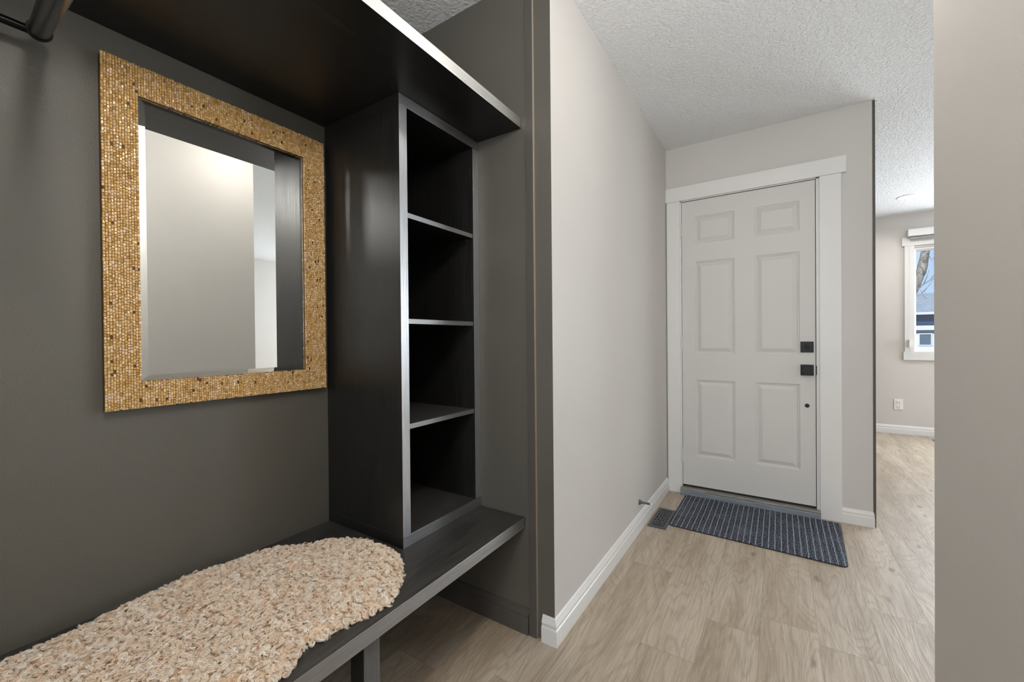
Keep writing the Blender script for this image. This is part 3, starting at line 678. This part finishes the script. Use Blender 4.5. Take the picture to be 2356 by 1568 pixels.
# hide as polar grid
rings_, m = 22, MB(); K = len(O2)
for r_ in range(rings_ + 1):
    f = 1 - (r_ / rings_) ** 1.3 if r_ else 1.0
    xs = np.array([cen.x + (p.x - cen.x) * f for p in O2]); ys = np.array([cen.y + (p.y - cen.y) * f for p in O2])
    hh = hide_h(xs, ys, np.maximum(inside_dist(xs, ys), 0))
    for a, b_, c_ in zip(xs, ys, hh): m.v.append((a, b_, c_))
for r_ in range(rings_):
    for i in range(K):
        j = (i + 1) % K; m.f.append((r_ * K + i, r_ * K + j, (r_ + 1) * K + j, (r_ + 1) * K + i)); m.m.append(0)
n0 = len(m.v)
for p in O2: m.v.append((p.x, p.y, BZ + .0002))
for i in range(K):
    j = (i + 1) % K; m.f.append((n0 + i, n0 + j, j, i)); m.m.append(0)
m.f.append(tuple(n0 + i for i in reversed(range(K)))); m.m.append(0)
m.build('hide', M_hide, skin, smooth=True)
# curly locks
rng = np.random.default_rng(5)
def locks(n, ymin, ymax):
    x = rng.uniform(-1.38, -.82, n * 3); y = rng.uniform(ymin, ymax, n * 3)
    dd = inside_dist(x, y); k = dd > -.001; return x[k][:n], y[k][:n], dd[k][:n]
lx, ly, ld = locks(18500, -.28, .88)
qx = rng.uniform(-1.38, -.80, 60000); qy = rng.uniform(-.30, .88, 60000); qd = inside_dist(qx, qy); kk = (qd > -.004) & (qd < .014); lx = np.concatenate([lx, qx[kk][:3600]]); ly = np.concatenate([ly, qy[kk][:3600]]); ld = np.concatenate([ld, qd[kk][:3600]])
NL = len(lx); ST, NP = 10, 13
lz = hide_h(lx, ly, ld) - .002; NL = len(lx)

# locks gather into clumps
NC = 5200; ccx = rng.uniform(-1.38, -.80, NC); ccy = rng.uniform(-.31, .89, NC); ci = np.zeros(len(lx), int)
for a_ in range(0, len(lx), 2000):
    ci[a_:a_ + 2000] = ((lx[a_:a_ + 2000, None] - ccx) ** 2 + (ly[a_:a_ + 2000, None] - ccy) ** 2).argmin(1)
far_ = ld > .004
lx = np.where(far_, lx + (ccx[ci] - lx) * .36, lx); ly = np.where(far_, ly + (ccy[ci] - ly) * .36, ly)
low = (ld < .014); lz = np.where(low, BZ + .001 + (lz - BZ) * rng.uniform(.05, 1, NL), lz)
# field of directions: slowly varying + random; near rim lean outward
eps = .004
gxv = (inside_dist(lx + eps, ly) - ld) / eps; gyv = (inside_dist(lx, ly + eps) - ld) / eps
ang = rng.uniform(0, 2 * PI, NC)[ci] + rng.normal(0, .45, NL)
lean = np.stack([np.cos(ang), np.sin(ang)], 1) * rng.uniform(.2, .9, NL)[:, None]
rim_ = np.clip(1 - ld / .03, 0, 1)[:, None]
lean = lean * (1 - .6 * rim_) - np.stack([gxv, gyv], 1) * rim_ * .75
L0 = rng.uniform(.014, .033, NL); cr_ = rng.uniform(.0028, .0060, NL); turns = rng.uniform(.7, 1.5, NL) * np.sign(rng.uniform(-1, 1, NC))[ci]; ph = rng.uniform(0, 2 * PI, NC)[ci] + rng.normal(0, .6, NL)
ax = np.stack([lean[:, 0], lean[:, 1], rng.uniform(.6, 1.25, NL)], 1); ax /= np.linalg.norm(ax, axis=1)[:, None]
up_ = np.array([0.31, .17, .93]); e1 = np.cross(ax, up_); e1 /= np.linalg.norm(e1, axis=1)[:, None]; e2 = np.cross(ax, e1)
t = np.linspace(0, 1, NP)
P = np.zeros((NL, ST, NP, 3))
base = np.stack([lx, ly, lz], 1)
lump_t = np.clip(rng.uniform(.15, .95, NC)[ci] + rng.normal(0, .22, NL), 0, 1)
for s_ in range(ST):
    jit = rng.normal(0, .0011, (NL, 3)); dph = rng.normal(0, .18, NL); rs = cr_ * rng.uniform(.8, 1.2, NL)
    a = ph[:, None] + dph[:, None] + turns[:, None] * 2 * PI * t[None] ** .9
    rad = rs[:, None] * np.clip(.25 + 1.2 * t[None], 0, 1)
    along = L0[:, None] * (t[None] * .85 - .25 * t[None] ** 2.2)
    drop = -.006 * t[None] ** 2 * np.ones((NL, 1))
    q = base[:, None, :] + jit[:, None, :] + ax[:, None, :] * along[..., None] + e1[:, None, :] * (rad * (np.cos(a) - np.cos(a[:, :1])))[..., None] + e2[:, None, :] * (rad * (np.sin(a) - np.sin(a[:, :1])))[..., None]
    q[..., 2] += drop; q[..., 2] = np.maximum(q[..., 2], BZ + .0008); P[:, s_] = q
q = P.reshape(-1, 3)
q[:, 0] = np.clip(q[:, 0], XB + .002, -.79)
# fine frizz over the locks
NF, FP = 9000, 5
fi = rng.integers(0, NL, NF); fb = base[fi] + rng.normal(0, .003, (NF, 3)); fb[:, 2] = np.maximum(fb[:, 2], BZ + .001)
fd = ax[fi] + rng.normal(0, .55, (NF, 3)); fd /= np.linalg.norm(fd, axis=1)[:, None]; fk = np.cross(fd, rng.normal(0, 1, (NF, 3))); fl = rng.uniform(.004, .011, NF)
tf = np.linspace(0, 1, FP); fq = fb[:, None, :] + fd[:, None, :] * (fl[:, None] * tf[None])[..., None] + fk[:, None, :] * (fl[:, None] * .9 * tf[None] ** 2)[..., None]
fq = fq.reshape(-1, 3); fq[:, 2] = np.maximum(fq[:, 2], BZ + .0008); fq[:, 0] = np.clip(fq[:, 0], XB + .002, -.785); q = np.concatenate([q, fq])
cu = bpy.data.hair_curves.new('wool'); cu.add_curves([NP] * (NL * ST) + [FP] * NF)
cu.attributes['position'].data.foreach_set('vector', q.astype(np.float32).ravel())
ra = cu.attributes.new('radius', 'FLOAT', 'POINT') if 'radius' not in cu.attributes else cu.attributes['radius']
rad = np.tile(np.array([.00038] * 3 + [.00037] * 4 + [.00032, .00031, .00029, .00026, .00020, .00010]), NL * ST); rad = np.concatenate([rad, np.tile([.00014, .00013, .00012, .0001, .00005], NF)]); ra.data.foreach_set('value', rad.astype(np.float32))
ti = cu.attributes.new('tint', 'FLOAT', 'CURVE'); tv = np.clip(np.repeat(lump_t, ST) * .75 + rng.uniform(0, .3, NL * ST), 0, 1); tv = np.concatenate([tv, rng.uniform(.4, 1, NF)]); ti.data.foreach_set('value', tv.astype(np.float32))
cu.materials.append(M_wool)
wo = bpy.data.objects.new('wool', cu); C.objects.link(wo); wo.parent = skin; wo.matrix_parent_inverse = skin.matrix_world.inverted(); wo['kind'] = 'stuff'

# ------------------------------------------------------------------ outside
def ext(name, col, rough=.8, **k): return mat(name, col, rough, **k)[0]
X_ground = ext('winter_grass', srgb(190, 188, 178)); S(MB().box(-60, 80, YW + .2, 120, -.75, -.6).build('ground', X_ground), 'pale winter yard outside the window', 'ground')
def shingle():
    m, nt, b = mat('grey_shingles', srgb(120, 130, 136), .85)
    br = N(nt, 'ShaderNodeTexBrick', Scale=1.0); br.inputs['Brick Width'].default_value = .33; br.inputs['Row Height'].default_value = .14; br.inputs['Mortar Size'].default_value = .008
    br.inputs['Color1'].default_value = srgb(172, 180, 182); br.inputs['Color2'].default_value = srgb(152, 162, 166); br.inputs['Mortar'].default_value = srgb(120, 130, 136)
    mp = N(nt, 'ShaderNodeMapping'); mp.inputs['Rotation'].default_value = (0, 0, 0); g = N(nt, 'ShaderNodeNewGeometry'); link(nt, g.outputs['Position'], mp.inputs[0]); link(nt, mp.outputs[0], br.inputs['Vector'])
    link(nt, br.outputs[0], b.inputs['Base Color']); return m
hs = empty('neighbour_house', (7, 25, -.6), 'white and navy house with grey shingle roof across the yard', 'house')
X_white = ext('white_siding', srgb(225, 232, 238)); X_navy = ext('navy_siding', srgb(58, 82, 112)); X_dk = ext('dark_band', srgb(70, 84, 100)); X_fas = ext('fascia', srgb(226, 224, 220))
MB().box(1, 14, 25.05, 33, -.6, 1.28).build('garage_wall', X_white, hs)
MB().box(1, 14, 25.02, 25.06, 1.16, 1.30).build('dark_band', X_dk, hs)
MB().box(1, 14, 25.0, 25.10, 1.30, 1.50).build('white_band', X_fas, hs)
MB().box(1, 14, 25.3, 33, 1.45, 2.05).build('upper_wall', X_navy, hs)
MB().box(.6, 14.4, 24.95, 25.03, 1.985, 2.09).build('fascia', X_fas, hs)
r_ = MB(); r_.quad((.6, 24.95, 2.09), (14.4, 24.95, 2.09), (14.4, 28.5, 3.18), (.6, 28.5, 3.18)); r_.quad((.6, 28.5, 3.18), (14.4, 28.5, 3.18), (14.4, 33.4, 2.0), (.6, 33.4, 2.0))
r_.quad((.6, 24.95, 2.06), (.6, 33.4, 1.97), (14.4, 33.4, 1.97), (14.4, 24.95, 2.06)); r_.build('roof', shingle(), hs)
hw_ = frame(MB(), 5.14, 5.58, .62, 1.16, .04, 25.0, 25.07).build('window_frame', X_fas, hs)
MB().box(5.18, 5.54, 25.03, 25.06, .66, 1.12).build('window_pane', ext('dark_window', srgb(92, 110, 124), .15), hw_)
# tree
tr = empty('bare_tree', (2.65, 14, -.6), 'bare forked deciduous tree standing outside the window', 'tree')
def bark():
    m, nt, b = mat('grey_bark', srgb(120, 110, 98), .95)
    n = N(nt, 'ShaderNodeTexNoise', Scale=9.0, Detail=6.0, Roughness=.75, Distortion=1.2); link(nt, obj_coords(nt, (1, 1, .45)), n.inputs['Vector'])
    link(nt, mix(nt, ramp(nt, n.outputs['Fac'], .38, .62), srgb(112, 106, 98), srgb(206, 196, 180)), b.inputs['Base Color']); bump(nt, b, n.outputs['Fac'], .05); return m
X_bark = bark()
def limb(pts, rad, name='branch', par=tr):
    P_ = [Vector(p) for p in pts]; Q = []; RR = []
    for i in range(len(P_) - 1):
        for s_ in range(5):
            t_ = s_ / 5; p0 = P_[max(i - 1, 0)]; p1 = P_[i]; p2 = P_[i + 1]; p3 = P_[min(i + 2, len(P_) - 1)]
            Q.append(.5 * ((2 * p1) + (p2 - p0) * t_ + (2 * p0 - 5 * p1 + 4 * p2 - p3) * t_ * t_ + (3 * p1 - p0 - 3 * p2 + p3) * t_ ** 3)); RR.append((rad[i] * (1 - t_) + rad[i + 1] * t_) * R.uniform(.93, 1.07))
    Q.append(P_[-1]); RR.append(rad[-1])
    return MB().tube(Q, RR, 12).build(name, X_bark, par, smooth=True)
limb([(2.25, 14, -.6), (2.40, 14, .6), (2.56, 14, 1.5), (2.68, 14, 1.96), (2.79, 14, 2.27), (2.87, 14, 2.49), (2.94, 14, 2.70), (3.02, 14, 3.25), (3.10, 14, 3.9), (3.2, 14, 5.2)], [.24, .19, .15, .125, .11, .098, .095, .078, .06, .03], 'trunk')
limb([(2.82, 14, 2.38), (2.77, 14, 2.65), (2.71, 14.05, 3.1), (2.55, 14.1, 4.4)], [.08, .06, .05, .03])
limb([(3.00, 14, 3.05), (3.08, 14, 3.25), (3.22, 14, 3.6)], [.05, .035, .02])
for pts, w in (([(2.80, 13.95, 2.15), (2.95, 13.9, 2.33), (3.06, 13.9, 2.42), (3.18, 13.9, 2.62)], .018), ([(2.86, 13.95, 2.05), (2.98, 13.95, 2.18), (3.08, 13.9, 2.36), (3.12, 13.9, 2.5)], .014), ([(2.95, 13.9, 2.33), (3.0, 13.9, 2.48), (3.06, 13.9, 2.70)], .010), ([(3.02, 13.9, 2.39), (3.10, 13.9, 2.43), (3.2, 13.9, 2.44)], .009), ([(2.9, 13.9, 2.2), (2.94, 13.9, 2.05), (3.02, 13.9, 1.98)], .008), ([(3.05, 13.9, 3.0), (3.10, 13.9, 2.9), (3.16, 13.9, 3.02)], .01)):
    limb(pts, [w * (1 - .6 * i / (len(pts) - 1)) for i in range(len(pts))])
